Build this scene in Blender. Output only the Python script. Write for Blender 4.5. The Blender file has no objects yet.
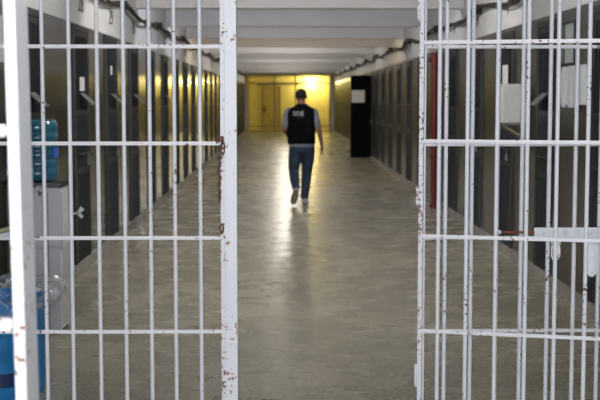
import bpy, bmesh, math, random
from mathutils import Vector, Matrix
random.seed(4)
SC = bpy.context.scene
COL = SC.collection
PI = math.pi

# ------------------------------------------------------------------ camera
F = 1190.0                      # focal length in pixels of the 600 px wide frame
CAM_H = 1.62
PITCH = math.atan(102.0 / F)
YAW = math.atan(14.0 / F * math.cos(PITCH))
cd = bpy.data.cameras.new('camera')
cam = bpy.data.objects.new('camera', cd)
COL.objects.link(cam)
cam.location = (0, 0, CAM_H)
cam.rotation_euler = (PI/2 - PITCH, 0, -YAW)
cd.sensor_width = 36.0
cd.lens = F / 600.0 * 36.0
cd.clip_start = 0.05
cd.clip_end = 200
cd.dof.use_dof = True
cd.dof.focus_distance = 5.0
cd.dof.aperture_fstop = 5.6
SC.camera = cam
CAM_ROT = cam.rotation_euler.to_matrix()

def ray(px, py):
    return CAM_ROT @ Vector(((px - 300) / F, (200 - py) / F, -1.0))
def at(px, py, Y):
    """world point seen at a pixel, at distance Y down the corridor"""
    d = ray(px, py)
    return Vector((0, 0, CAM_H)) + d * (Y / d.y)

# ------------------------------------------------------------------ world, lights, exposure
W = bpy.data.worlds.new('world')
SC.world = W
W.use_nodes = True
W.node_tree.nodes['Background'].inputs['Color'].default_value = (0.80, 0.86, 1.0, 1)
W.node_tree.nodes['Background'].inputs['Strength'].default_value = 0.9
SC.view_settings.view_transform = 'Standard'
SC.view_settings.look = 'None'
SC.view_settings.exposure = 0.0
SC.view_settings.gamma = 1.0

def light(name, kind, loc, power, color, rot=(0, 0, 0), **kw):
    l = bpy.data.lights.new(name, kind)
    l.energy = power
    l.color = color
    for k, v in kw.items():
        setattr(l, k, v)
    o = bpy.data.objects.new(name, l)
    o.location = loc
    o.rotation_euler = rot
    COL.objects.link(o)
    return o
# the photographer's flash, just above the lens
light('flash', 'SPOT', (0.0, 0.02, CAM_H + 0.10), 245, (0.93, 0.95, 1.0), (PI/2 - 0.04, 0, 0),
      shadow_soft_size=0.025, spot_size=math.radians(70), spot_blend=0.5)
# daylight through the entrance behind the photographer
light('entrance_daylight', 'AREA', (0.1, -12.0, 2.0), 700, (0.88, 0.92, 1.0), (PI/2, 0, 0),
      shape='RECTANGLE', size=5.0, size_y=3.2)

# ------------------------------------------------------------------ materials
def mat(name, color, rough=0.6, metal=0.0, spec=0.5, var=0.0, vscale=8.0, color2=None, bump=0.0, trans=0.0,
        emit=None, estr=0.0, alpha=1.0, stretch=None, coat=0.0):
    m = bpy.data.materials.new(name)
    m.use_nodes = True
    nt = m.node_tree
    b = nt.nodes['Principled BSDF']
    b.inputs['Roughness'].default_value = rough
    b.inputs['Metallic'].default_value = metal
    b.inputs['Specular IOR Level'].default_value = spec
    b.inputs['Transmission Weight'].default_value = trans
    b.inputs['Alpha'].default_value = alpha
    b.inputs['Coat Weight'].default_value = coat
    c = (*color, 1)
    b.inputs['Base Color'].default_value = c
    if emit:
        b.inputs['Emission Color'].default_value = (*emit, 1)
        b.inputs['Emission Strength'].default_value = estr
    if var > 0 or color2 or bump > 0:
        tc = nt.nodes.new('ShaderNodeTexCoord')
        mp = nt.nodes.new('ShaderNodeMapping')
        nt.links.new(tc.outputs['Object'], mp.inputs['Vector'])
        if stretch:
            mp.inputs['Scale'].default_value = stretch
        n = nt.nodes.new('ShaderNodeTexNoise')
        n.inputs['Scale'].default_value = vscale
        n.inputs['Detail'].default_value = 6
        nt.links.new(mp.outputs[0], n.inputs['Vector'])
        cr = nt.nodes.new('ShaderNodeValToRGB')
        cr.color_ramp.elements[0].position = 0.3
        cr.color_ramp.elements[1].position = 0.72
        c2 = color2 if color2 else tuple(x * (1 - var) for x in color)
        cr.color_ramp.elements[0].color = (*c2, 1)
        cr.color_ramp.elements[1].color = c
        nt.links.new(n.outputs['Fac'], cr.inputs['Fac'])
        nt.links.new(cr.outputs['Color'], b.inputs['Base Color'])
        if bump > 0:
            bp = nt.nodes.new('ShaderNodeBump')
            bp.inputs['Strength'].default_value = bump
            bp.inputs['Distance'].default_value = 0.01
            nt.links.new(n.outputs['Fac'], bp.inputs['Height'])
            nt.links.new(bp.outputs['Normal'], b.inputs['Normal'])
    return m

def chipped_paint(name, paint, rust, amount, scale=26.0):
    """white enamel with chips and rust that have a shape of their own"""
    m = mat(name, paint, 0.42)
    nt = m.node_tree
    b = nt.nodes['Principled BSDF']
    tc = nt.nodes.new('ShaderNodeTexCoord')
    n1 = nt.nodes.new('ShaderNodeTexNoise'); n1.inputs['Scale'].default_value = scale * 3; n1.inputs['Detail'].default_value = 8
    n2 = nt.nodes.new('ShaderNodeTexNoise'); n2.inputs['Scale'].default_value = 3.2; n2.inputs['Detail'].default_value = 3
    n3 = nt.nodes.new('ShaderNodeTexNoise'); n3.inputs['Scale'].default_value = scale * 6
    for n in (n1, n2, n3):
        nt.links.new(tc.outputs['Object'], n.inputs['Vector'])
    mu = nt.nodes.new('ShaderNodeMath'); mu.operation = 'MULTIPLY_ADD'
    mu.inputs[1].default_value = 0.85; 
    nt.links.new(n2.outputs['Fac'], mu.inputs[0]); nt.links.new(n1.outputs['Fac'], mu.inputs[2])
    cr = nt.nodes.new('ShaderNodeValToRGB')
    cr.color_ramp.elements[0].position = amount
    cr.color_ramp.elements[1].position = amount + 0.02
    cr.color_ramp.elements[0].color = (0, 0, 0, 1)
    cr.color_ramp.elements[1].color = (1, 1, 1, 1)
    sc = nt.nodes.new('ShaderNodeMath'); sc.operation = 'MULTIPLY'; sc.inputs[1].default_value = 0.75
    nt.links.new(mu.outputs[0], sc.inputs[0])
    nt.links.new(sc.outputs[0], cr.inputs['Fac'])
    rc = nt.nodes.new('ShaderNodeMix'); rc.data_type = 'RGBA'
    rc.inputs['A'].default_value = (*rust, 1); rc.inputs['B'].default_value = (rust[0]*1.9, rust[1]*2.4, rust[2]*2.6, 1)
    nt.links.new(n3.outputs['Fac'], rc.inputs['Factor'])
    mx = nt.nodes.new('ShaderNodeMix'); mx.data_type = 'RGBA'
    mx.inputs['A'].default_value = (*paint, 1)
    nt.links.new(cr.outputs['Color'], mx.inputs['Factor'])
    nt.links.new(rc.outputs['Result'], mx.inputs['B'])
    nt.links.new(mx.outputs['Result'], b.inputs['Base Color'])
    bp = nt.nodes.new('ShaderNodeBump'); bp.inputs['Strength'].default_value = 0.35; bp.inputs['Distance'].default_value = 0.002
    nt.links.new(n1.outputs['Fac'], bp.inputs['Height'])
    nt.links.new(bp.outputs['Normal'], b.inputs['Normal'])
    return m

M = {}
M['bar'] = chipped_paint('white_bar_enamel', (0.74, 0.75, 0.79), (0.10, 0.035, 0.02), 0.850)
M['post'] = chipped_paint('white_post_enamel', (0.78, 0.79, 0.83), (0.22, 0.085, 0.04), 0.835, 16)
M['stile'] = chipped_paint('worn_stile_enamel', (0.74, 0.74, 0.77), (0.12, 0.045, 0.035), 0.795, 22)
M['hinge_stile'] = chipped_paint('rusty_hinge_stile_enamel', (0.72, 0.72, 0.75), (0.12, 0.045, 0.035), 0.765, 24)
M['rail'] = chipped_paint('worn_rail_enamel', (0.76, 0.75, 0.77), (0.13, 0.04, 0.03), 0.805, 20)
M['rust'] = mat('rusty_iron', (0.20, 0.085, 0.055), 0.8, color2=(0.06, 0.025, 0.02), vscale=60, bump=0.4)
M['redrust'] = mat('red_primer_rod', (0.35, 0.06, 0.04), 0.5, color2=(0.12, 0.03, 0.02), vscale=40)
M['plate'] = mat('white_latch_paint', (0.84, 0.86, 0.90), 0.45, var=0.12, vscale=30)
M['wall_up'] = mat('upper_wall_paint', (0.74, 0.745, 0.76), 0.75, var=0.10, vscale=1.5)
M['wall_low'] = mat('lower_wall_oil_paint', (0.056, 0.053, 0.043), 0.15, color2=(0.036, 0.034, 0.029), vscale=2.2)
M['wall_low_right'] = mat('right_wall_oil_paint', (0.062, 0.058, 0.046), 0.28, spec=0.35, color2=(0.034, 0.032, 0.027), vscale=2.2)
M['kerb'] = mat('wall_kerb', (0.40, 0.385, 0.35), 0.55, var=0.4, vscale=3)
M['ceiling'] = mat('ceiling_paint', (0.62, 0.61, 0.62), 0.8, var=0.1, vscale=1)
M['beam'] = mat('beam_paint', (0.80, 0.79, 0.82), 0.7, var=0.07, vscale=1.3)
M['door'] = mat('door_slate_paint', (0.018, 0.023, 0.030), 0.45, spec=0.35, color2=(0.011, 0.014, 0.019), vscale=5)
M['door_frame'] = mat('door_frame_paint', (0.040, 0.042, 0.043), 0.5, var=0.3, vscale=6)
M['dark'] = mat('opening_shade', (0.010, 0.010, 0.012), 0.8)
M['iron'] = mat('dark_iron', (0.022, 0.022, 0.024), 0.5, metal=0.3)
M['steel'] = mat('worn_steel', (0.30, 0.29, 0.28), 0.4, metal=0.7, var=0.5, vscale=40)
M['paper'] = mat('white_paper', (0.72, 0.72, 0.72), 0.8)
M['flap'] = mat('hatch_flap_paint', (0.17, 0.17, 0.165), 0.5, var=0.2, vscale=20)
M['black'] = mat('black_door_paint', (0.003, 0.003, 0.0035), 0.9, spec=0.1)
M['number'] = mat('black_stencil_paint', (0.06, 0.06, 0.065), 0.8)
M['cable'] = mat('dusty_black_cable', (0.055, 0.045, 0.038), 0.7, color2=(0.02, 0.018, 0.017), vscale=10)
M['red'] = mat('red_hydrant_paint', (0.19, 0.020, 0.015), 0.5, var=0.3, vscale=15)
M['box_white'] = mat('white_cabinet_enamel', (0.78, 0.77, 0.74), 0.5, var=0.05, vscale=10)
M['wood'] = mat('raw_wood_strut', (0.34, 0.25, 0.17), 0.7, var=0.4, vscale=25)
M['cloth'] = mat('white_cotton', (0.56, 0.58, 0.62), 0.9, var=0.12, vscale=20)
M['greypane'] = mat('pale_notice_board', (0.42, 0.47, 0.46), 0.4, var=0.1, vscale=12)
M['cooler'] = mat('grey_cooler_shell', (0.66, 0.66, 0.71), 0.5, var=0.04, vscale=12)
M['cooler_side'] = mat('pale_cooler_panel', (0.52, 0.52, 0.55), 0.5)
M['black_plastic'] = mat('black_plastic', (0.03, 0.03, 0.03), 0.4)
M['white_plastic'] = mat('white_plastic', (0.85, 0.85, 0.86), 0.5)
M['jug'] = mat('blue_jug_plastic', (0.030, 0.17, 0.27), 0.14, trans=0.35, spec=0.7)
M['jug_label'] = mat('blue_jug_label', (0.02, 0.09, 0.42), 0.5)
M['bin'] = mat('blue_bin_plastic', (0.018, 0.25, 0.60), 0.4, var=0.15, vscale=6)
M['bin_band'] = mat('navy_bin_band', (0.010, 0.035, 0.12), 0.45)
M['olive'] = mat('olive_trim', (0.26, 0.27, 0.15), 0.8)
M['skin'] = mat('brown_skin', (0.21, 0.105, 0.068), 0.5)
M['hair'] = mat('black_hair', (0.006, 0.005, 0.0045), 0.8, var=0.4, vscale=80)
M['vest'] = mat('black_vest_fabric', (0.003, 0.003, 0.004), 1.0, spec=0.15, var=0.4, vscale=30)
M['shirt'] = mat('grey_tshirt_fabric', (0.19, 0.20, 0.235), 0.9, var=0.15, vscale=25)
M['jeans'] = mat('blue_denim', (0.030, 0.050, 0.085), 0.85, color2=(0.015, 0.026, 0.046), vscale=9)
M['shoe'] = mat('grey_sneaker', (0.38, 0.38, 0.42), 0.6)
M['sole'] = mat('brown_rubber_sole', (0.17, 0.13, 0.11), 0.7)
M['print'] = mat('white_vest_print', (0.42, 0.40, 0.40), 0.7)
M['print2'] = mat('dull_red_vest_print', (0.06, 0.02, 0.02), 0.7)
M['yellow'] = mat('yellow_wall_paint', (0.66, 0.60, 0.30), 0.6, var=0.08, vscale=1.0)
M['yellow_door'] = mat('ochre_door_paint', (0.40, 0.32, 0.12), 0.5, var=0.2, vscale=3)
M['grille'] = mat('end_grille_paint', (0.20, 0.17, 0.10), 0.5)
M['bulb'] = mat('bulb_glow', (1, 0.9, 0.5), 0.5, emit=(1.0, 0.86, 0.42), estr=60)
M['tube'] = mat('fluorescent_glow', (1, 1, 1), 0.5, emit=(1.0, 0.95, 0.85), estr=3)

# clear thin plastic
m = mat('clear_film', (0.80, 0.83, 0.86), 0.12, spec=1.0, alpha=0.24)
M['film'] = m
nt_ = m.node_tree; tc_ = nt_.nodes.new('ShaderNodeTexCoord'); nz_ = nt_.nodes.new('ShaderNodeTexNoise')
nz_.inputs['Scale'].default_value = 13; nz_.inputs['Detail'].default_value = 5; nz_.inputs['Distortion'].default_value = 1.5
cr_ = nt_.nodes.new('ShaderNodeValToRGB')
cr_.color_ramp.elements[0].position = 0.45; cr_.color_ramp.elements[1].position = 0.66
cr_.color_ramp.elements[0].color = (0.06, 0.06, 0.06, 1); cr_.color_ramp.elements[1].color = (0.60, 0.60, 0.60, 1)
nt_.links.new(tc_.outputs['Object'], nz_.inputs['Vector']); nt_.links.new(nz_.outputs['Fac'], cr_.inputs['Fac'])
nt_.links.new(cr_.outputs['Color'], nt_.nodes['Principled BSDF'].inputs['Alpha'])

# floor: polished worn concrete
def floor_mat():
    m = mat('polished_concrete', (0.25, 0.225, 0.17), 0.4)
    nt = m.node_tree; b = nt.nodes['Principled BSDF']
    tc = nt.nodes.new('ShaderNodeTexCoord')
    def noise(scale, detail=6, st=(1, 1, 1)):
        mp = nt.nodes.new('ShaderNodeMapping'); mp.inputs['Scale'].default_value = st
        nt.links.new(tc.outputs['Object'], mp.inputs['Vector'])
        n = nt.nodes.new('ShaderNodeTexNoise'); n.inputs['Scale'].default_value = scale; n.inputs['Detail'].default_value = detail
        nt.links.new(mp.outputs[0], n.inputs['Vector']); return n
    big = noise(0.7, 4); fine = noise(38, 5, (1, 0.7, 1)); sp = noise(9, 3, (1, 0.6, 1)); sp2 = noise(0.55, 2)
    cr = nt.nodes.new('ShaderNodeValToRGB')
    cr.color_ramp.elements[0].position = 0.3; cr.color_ramp.elements[1].position = 0.7
    cr.color_ramp.elements[0].color = (0.300, 0.280, 0.212, 1); cr.color_ramp.elements[1].color = (0.390, 0.365, 0.282, 1)
    nt.links.new(big.outputs['Fac'], cr.inputs['Fac'])
    cf = nt.nodes.new('ShaderNodeValToRGB')
    cf.color_ramp.elements[0].position = 0.3; cf.color_ramp.elements[1].position = 0.7
    cf.color_ramp.elements[0].color = (0.62, 0.62, 0.62, 1); cf.color_ramp.elements[1].color = (1.28, 1.28, 1.28, 1)
    nt.links.new(fine.outputs['Fac'], cf.inputs['Fac'])
    mx = nt.nodes.new('ShaderNodeMix'); mx.data_type = 'RGBA'; mx.blend_type = 'MULTIPLY'; mx.inputs['Factor'].default_value = 1
    nt.links.new(cr.outputs['Color'], mx.inputs['A']); nt.links.new(cf.outputs['Color'], mx.inputs['B'])
    # dark spots (stains) in patches
    ad = nt.nodes.new('ShaderNodeMath'); ad.operation = 'MULTIPLY'
    nt.links.new(sp.outputs['Fac'], ad.inputs[0]); nt.links.new(sp2.outputs['Fac'], ad.inputs[1])
    st = nt.nodes.new('ShaderNodeValToRGB')
    st.color_ramp.elements[0].position = 0.405; st.color_ramp.elements[1].position = 0.43
    st.color_ramp.elements[0].color = (1, 1, 1, 1); st.color_ramp.elements[1].color = (0.88, 0.87, 0.85, 1)
    nt.links.new(ad.outputs[0], st.inputs['Fac'])
    m2 = nt.nodes.new('ShaderNodeMix'); m2.data_type = 'RGBA'; m2.blend_type = 'MULTIPLY'; m2.inputs['Factor'].default_value = 1
    nt.links.new(mx.outputs['Result'], m2.inputs['A']); nt.links.new(st.outputs['Color'], m2.inputs['B'])
    nt.links.new(m2.outputs['Result'], b.inputs['Base Color'])
    rr = nt.nodes.new('ShaderNodeMapRange')
    rr.inputs['To Min'].default_value = 0.12; rr.inputs['To Max'].default_value = 0.20
    nt.links.new(big.outputs['Fac'], rr.inputs['Value']); nt.links.new(rr.outputs['Result'], b.inputs['Roughness'])
    wav = noise(3.2, 4, (0.6, 1.0, 1))          # trowel and mop marks across the corridor
    cw = nt.nodes.new('ShaderNodeValToRGB')
    cw.color_ramp.elements[0].position = 0.35; cw.color_ramp.elements[1].position = 0.65
    cw.color_ramp.elements[0].color = (0.95, 0.95, 0.95, 1); cw.color_ramp.elements[1].color = (1.06, 1.06, 1.06, 1)
    nt.links.new(wav.outputs['Fac'], cw.inputs['Fac'])
    m3 = nt.nodes.new('ShaderNodeMix'); m3.data_type = 'RGBA'; m3.blend_type = 'MULTIPLY'; m3.inputs['Factor'].default_value = 1
    nt.links.new(m2.outputs['Result'], m3.inputs['A']); nt.links.new(cw.outputs['Color'], m3.inputs['B'])
    nt.links.new(m3.outputs['Result'], b.inputs['Base Color'])
    ra = nt.nodes.new('ShaderNodeMath'); ra.operation = 'MULTIPLY_ADD'; ra.inputs[1].default_value = 0.22
    nt.links.new(wav.outputs['Fac'], ra.inputs[0]); nt.links.new(rr.outputs['Result'], ra.inputs[2]); nt.links.new(ra.outputs[0], b.inputs['Roughness'])
    bp = nt.nodes.new('ShaderNodeBump'); bp.inputs['Strength'].default_value = 0.04; bp.inputs['Distance'].default_value = 0.004
    nt.links.new(wav.outputs['Fac'], bp.inputs['Height']); nt.links.new(bp.outputs['Normal'], b.inputs['Normal'])
    b.inputs['Specular IOR Level'].default_value = 0.55
    return m
M['floor'] = floor_mat()

# ------------------------------------------------------------------ mesh helpers
class MB:
    def __init__(self):
        self.bm = bmesh.new()
    def box(self, x0, x1, y0, y1, z0, z1):
        v = [self.bm.verts.new(p) for p in ((x0,y0,z0),(x1,y0,z0),(x1,y1,z0),(x0,y1,z0),(x0,y0,z1),(x1,y0,z1),(x1,y1,z1),(x0,y1,z1))]
        for f in ((0,3,2,1),(4,5,6,7),(0,1,5,4),(1,2,6,5),(2,3,7,6),(3,0,4,7)):
            self.bm.faces.new([v[i] for i in f])
        return self
    def quadbox(self, pts, off):
        """slab: four corners pushed along off"""
        a = [self.bm.verts.new(p) for p in pts]
        b = [self.bm.verts.new(Vector(p) + Vector(off)) for p in pts]
        n = len(pts)
        self.bm.faces.new(a); self.bm.faces.new(b[::-1])
        for i in range(n):
            self.bm.faces.new((a[(i+1) % n], a[i], b[i], b[(i+1) % n]))
        return self
    def tube(self, pts, r, n=10, closed=False, rs=None, squash=None):
        pts = [Vector(p) for p in pts]
        rings = []
        k = len(pts)
        up = None
        for i, p in enumerate(pts):
            if closed:
                t = (pts[(i+1) % k] - pts[i-1]).normalized()
            else:
                t = (pts[min(i+1, k-1)] - pts[max(i-1, 0)]).normalized()
            if up is None:
                up = Vector((0, 1, 0)) if abs(t.y) < 0.8 else Vector((1, 0, 0))
            u = (up - t * up.dot(t)).normalized(); w = t.cross(u); up = u
            rad = rs[i] if rs else r
            ra, rb = (rad, rad) if not isinstance(rad, (tuple, list)) else rad
            rings.append([self.bm.verts.new(p + u * (ra * math.cos(a)) + w * (rb * math.sin(a))) for a in [2*PI*j/n for j in range(n)]])
        m = k if closed else k - 1
        for i in range(m):
            A, B = rings[i], rings[(i+1) % k]
            for j in range(n):
                self.bm.faces.new((A[j], A[(j+1) % n], B[(j+1) % n], B[j]))
        if not closed:
            self.bm.faces.new(rings[0][::-1]); self.bm.faces.new(rings[-1])
        return self
    def loft(self, rings, n=20):
        """rings: (centre, radius_x, radius_y[, tilt]) horizontal ellipses stacked along z"""
        R = []
        for c, rx, ry in rings:
            c = Vector(c)
            R.append([self.bm.verts.new(c + Vector((rx*math.cos(2*PI*j/n), ry*math.sin(2*PI*j/n), 0))) for j in range(n)])
        for A, B in zip(R, R[1:]):
            for j in range(n):
                self.bm.faces.new((A[j], A[(j+1) % n], B[(j+1) % n], B[j]))
        self.bm.faces.new(R[0][::-1]); self.bm.faces.new(R[-1])
        return self
    def lathe(self, prof, n=28, c=(0, 0, 0)):
        R = []
        for r, z in prof:
            R.append([self.bm.verts.new((c[0] + max(r, 1e-4)*math.cos(2*PI*j/n), c[1] + max(r, 1e-4)*math.sin(2*PI*j/n), c[2] + z)) for j in range(n)])
        for A, B in zip(R, R[1:]):
            for j in range(n):
                self.bm.faces.new((A[j], A[(j+1) % n], B[(j+1) % n], B[j]))
        self.bm.faces.new(R[0][::-1]); self.bm.faces.new(R[-1])
        return self
    def ball(self, c, rx, ry=None, rz=None, sub=3):
        ry = ry or rx; rz = rz or rx
        r = bmesh.ops.create_icosphere(self.bm, subdivisions=sub, radius=1.0)
        bmesh.ops.transform(self.bm, matrix=Matrix.Translation(c) @ Matrix.Diagonal((rx, ry, rz, 1)), verts=r['verts'])
        return self
    def mesh(self, name, material, smooth=False, bevel=0.0):
        if bevel > 0:
            bmesh.ops.bevel(self.bm, geom=list(self.bm.edges), offset=bevel, segments=2, affect='EDGES', clamp_overlap=True)
        bmesh.ops.recalc_face_normals(self.bm, faces=self.bm.faces)
        me = bpy.data.meshes.new(name)
        self.bm.to_mesh(me); self.bm.free()
        me.materials.append(material)
        if smooth:
            for p in me.polygons: p.use_smooth = True
            try: me.set_sharp_from_angle(angle=math.radians(50))
            except Exception: pass
        return me
    def build(self, name, material, parent=None, smooth=False, bevel=0.0, loc=None, rot=None):
        o = bpy.data.objects.new(name, self.mesh(name, material, smooth, bevel))
        COL.objects.link(o)
        if parent: o.parent = parent
        if loc: o.location = loc
        if rot: o.rotation_euler = rot
        return o

def tag(o, label=None, cat=None, group=None, kind=None):
    if label: o['label'] = label
    if cat: o['category'] = cat
    if group: o['group'] = group
    if kind: o['kind'] = kind
    return o
def empty(name, loc=(0, 0, 0), rz=0.0):
    o = bpy.data.objects.new(name, None)
    o.empty_display_size = 0.1
    o.location = loc; o.rotation_euler = (0, 0, rz)
    COL.objects.link(o)
    return o
KIDS = {}
def kids(o): return [c for c in bpy.data.objects if c.parent == o]
def copy_tree(o, parent=None):
    c = o.copy(); COL.objects.link(c)
    if parent: c.parent = parent
    for ch in kids(o):
        if ch is not c: copy_tree(ch, c)
    return c
def text_mesh(s, size, material, name, depth=0.002, font_scale=(1, 1)):
    cu = bpy.data.curves.new(name, 'FONT'); cu.body = s; cu.size = size
    cu.align_x = 'CENTER'; cu.align_y = 'CENTER'; cu.extrude = depth; cu.offset = size * 0.004
    tmp = bpy.data.objects.new('tmp', cu); COL.objects.link(tmp)
    dg = bpy.context.evaluated_depsgraph_get()
    me = bpy.data.meshes.new_from_object(tmp.evaluated_get(dg))
    bpy.data.objects.remove(tmp); bpy.data.curves.remove(cu)
    me.name = name; me.materials.clear(); me.materials.append(material)
    for v in me.vertices:
        v.co.x *= font_scale[0]; v.co.y *= font_scale[1]
    return me

# ------------------------------------------------------------------ setting
XL, XR = -1.93, 2.29           # corridor walls
ZC = 3.25                      # slab
ZP = 2.335                     # top of the dark oil paint
Y0, YE = -3.0, 56.6            # entrance, end grille

b = MB().box(XL - 0.3, XR + 0.3, Y0, 61.2, -0.12, 0.0)
tag(b.build('floor', M['floor']), 'long polished grey beige concrete corridor floor', kind='structure')
tag(MB().box(XL - 0.3, XR + 0.3, Y0, 61.2, ZC, ZC + 0.12).build('ceiling', M['ceiling']), 'concrete slab above the corridor beams', kind='structure')
def wall(name, xs, label):
    s = -1 if xs < 0 else 1
    ZP = 2.30 if xs < 0 else 2.335
    a, c = sorted((xs, xs + s*0.25))
    w = MB().box(a, c, Y0, 61.2, ZP, ZC - 0.001).build(name, M['wall_up'])
    tag(w, label, kind='structure')
    a, c = sorted((xs - s*0.004, xs + s*0.25))
    lo = MB().box(a, c, Y0, YE + 0.1, 0.10, ZP - 0.001).build('dark_painted_dado', M['wall_low'] if xs < 0 else M['wall_low_right'], w)
    a, c = sorted((xs - s*0.03, xs + s*0.25))
    return w
wall_left = wall('wall_left', XL, 'left corridor wall, white above and dark olive gloss paint below')
wall_right = wall('wall_right', XR, 'right corridor wall, white above and dark olive gloss paint below')
for nm, xs in (('baseboard_left', XL), ('baseboard_right', XR)):
    s = -1 if xs < 0 else 1
    a, c = sorted((xs - s*0.035, xs + s*0.25))
    tag(MB().box(a, c, Y0, YE, 0.0, 0.10).build(nm, M['kerb']), 'low worn cement kerb along the foot of the wall', kind='structure')

# ceiling beams, one every second cell
beams = []
k = 0
yb = 15.5 - 3.9*4
while yb < 56:
    if abs(yb - 3.8) > 0.5:
        k += 1
        bz = 2.775
        o = MB().box(XL, XR, yb, yb + 0.22, bz, ZC - 0.001).build('trim_%d' % k, M['beam'])
        tag(o, 'painted concrete ceiling beam crossing the corridor', kind='structure')
    yb += 3.9
# lintel above the gateway
tag(MB().box(XL, XR, 4.90, 5.16, 2.52, ZC - 0.001).build('trim_gateway', M['beam']), 'painted lintel above the barred gateway', kind='structure')

# a long pale crack / joint in the floor and small stains are marks of the floor itself
crk = MB()
pts = [at(317, 330, 1)]
def fl(px, py):
    d = ray(px, py); t = -CAM_H / d.z
    p = Vector((0, 0, CAM_H)) + d * t
    return Vector((p.x, p.y, 0.0008))
line = [fl(*p) for p in ((313, 300), (314.5, 318), (316, 338), (317.5, 352), (320, 372), (321.5, 386), (323, 402), (325, 440))]
for p, q in zip(line, line[1:]):
    n = Vector((q.y - p.y, p.x - q.x, 0)).normalized() * 0.0022
    vs = [crk.bm.verts.new(x) for x in (p - n, p + n, q + n, q - n)]
    crk.bm.faces.new(vs)
ck = crk.build('pale_floor_crack', mat('pale_crack_filler', (0.27, 0.25, 0.21), 0.5), bpy.data.objects['floor'])
stn = MB()
spots = [(258,275),(263,279),(251,285),(270,285),(262,291),(247,298),(255,303),(275,282),(268,296),(281,279),(252,270),(262,268),
         (303,213),(312,214),(320,213),(330,214),(338,215),(250,214),(258,212),(314,247),(320,249),(328,251),(279,252),(275,238),(309,255),(272,243)]
for i, (x, y) in enumerate(spots):
    c = fl(x, y); rx = 0.012 + 0.014*random.random(); ry = 0.03 + 0.04*random.random(); c.z = 0.0009
    vs = [stn.bm.verts.new(c + Vector((rx*math.cos(a)*(0.7+0.6*random.random()), ry*math.sin(a)*(0.7+0.6*random.random()), 0))) for a in [2*PI*j/9 for j in range(9)]]
    stn.bm.faces.new(vs)
stn.build('dark_floor_stain', mat('dark_stain', (0.09, 0.08, 0.065), 0.5), bpy.data.objects['floor'])

# ------------------------------------------------------------------ cell doors
def make_door():
    r = empty('door_1')
    w, h = 0.72, 2.24
    y0, y1 = -w/2, w/2
    f = MB(); e = 0.020
    f.box(0.0, e, y0 - 0.05, y0, 0.0, h); f.box(0.0, e, y1, y1 + 0.05, 0.0, h); f.box(0.0, e, y0 - 0.05, y1 + 0.05, h, h + 0.05)
    f.build('door_frame', M['door_frame'], r)
    p = MB()
    p.box(0.003, 0.010, y0, y1, 0.02, 1.50)
    p.box(0.003, 0.016, y0, y0 + 0.05, 0.02, h - 0.005); p.box(0.003, 0.016, y1 - 0.05, y1, 0.02, h - 0.005)
    for z in (0.02, 0.92, 1.46, h - 0.055):
        p.box(0.003, 0.016, y0 + 0.05, y1 - 0.05, z, z + 0.05)
    for i in range(1, 8):
        yy = y0 + 0.05 + i * (w - 0.1) / 8
        p.box(0.010, 0.014, yy - 0.006, yy + 0.006, 0.07, 1.46)
    p.build('door_leaf', M['door'], r)
    MB().box(0.002, 0.004, y0 + 0.05, y1 - 0.05, 1.51, h - 0.055).build('window_shade_panel', M['dark'], r)  # flat panel, the dark of the cell behind the bars put into its colour
    g = MB()
    for i in range(1, 7):
        yy = y0 + 0.05 + i * (w - 0.1) / 7
        g.tube([(0.011, yy, 1.50), (0.011, yy, h - 0.05)], 0.0065, 6)
    g.build('window_bars', M['door'], r)
    # drop-down food hatch flap, hanging half open
    fx = MB().quadbox([(0.018, -0.13, 1.66), (0.018, 0.11, 1.66), (0.130, 0.11, 1.555), (0.130, -0.13, 1.555)], (0.006, 0, 0.006))
    fx.build('hatch_flap', M['flap'], r)
    bo = MB(); bo.tube([(0.030, -0.30, 1.10), (0.030, 0.42, 1.10)], 0.010, 8)
    bo.box(0.016, 0.036, -0.12, -0.09, 1.075, 1.125); bo.box(0.016, 0.036, 0.16, 0.19, 1.075, 1.125)
    bolt = bo.build('slide_bolt', M['iron'], r)
    pd = MB(); pd.box(0.026, 0.048, 0.20, 0.245, 0.985, 1.045)
    pd.tube([(0.037, 0.207, 1.04), (0.037, 0.207, 1.085), (0.037, 0.222, 1.10), (0.037, 0.238, 1.085), (0.037, 0.238, 1.04)], 0.004, 6)
    pd.build('padlock', M['steel'], bolt)
    ha = MB(); ha.tube([(0.016, -0.10, 1.40), (0.045, -0.10, 1.40), (0.045, 0.06, 1.40), (0.016, 0.06, 1.40)], 0.007, 6)
    ha.build('pull_handle', M['iron'], r)
    return r
proto = make_door()
L_DOORS = [8.98] + [9.25 + 1.95*i for i in range(1, 24)]
R_DOORS = [8.45 + 1.95*i for i in range(25)]
doors = []
n = 0
for side, ys in (('left', L_DOORS), ('right', R_DOORS)):
    for i, y in enumerate(ys):
        n += 1
        o = proto if n == 1 else copy_tree(proto)
        if n > 1: o.name = 'door_%d' % n
        o.location = (XL + 0.004, y, 0) if side == 'left' else (XR - 0.004, y, 0)
        o.rotation_euler = (0, 0, 0 if side == 'left' else PI)
        tag(o, 'dark slate metal cell door in the %s wall of the corridor' % side, group='cell doors along the %s wall' % side, kind='structure')
        doors.append(o)
# notices stuck to some doors on the left (white sheets), parts of their doors
def notice(door, y, z, w, h):
    MB().box(0.017, 0.019, y - w/2, y + w/2, z - h/2, z + h/2).build('paper_notice', M['paper'], door)
notice(doors[1], 0.02, 1.75, 0.26, 0.13)
notice(doors[2], -0.05, 1.92, 0.12, 0.10)
notice(doors[24 + 2], 0.0, 1.86, 0.30, 0.20)

for i, d_ in enumerate(doors):        # most hatch flaps deeper in are shut
    if i not in (0, 1, 2, 3, 5, 24 + 1):
        for c_ in kids(d_):
            if c_.name.startswith('hatch_flap'): bpy.data.objects.remove(c_)
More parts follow.
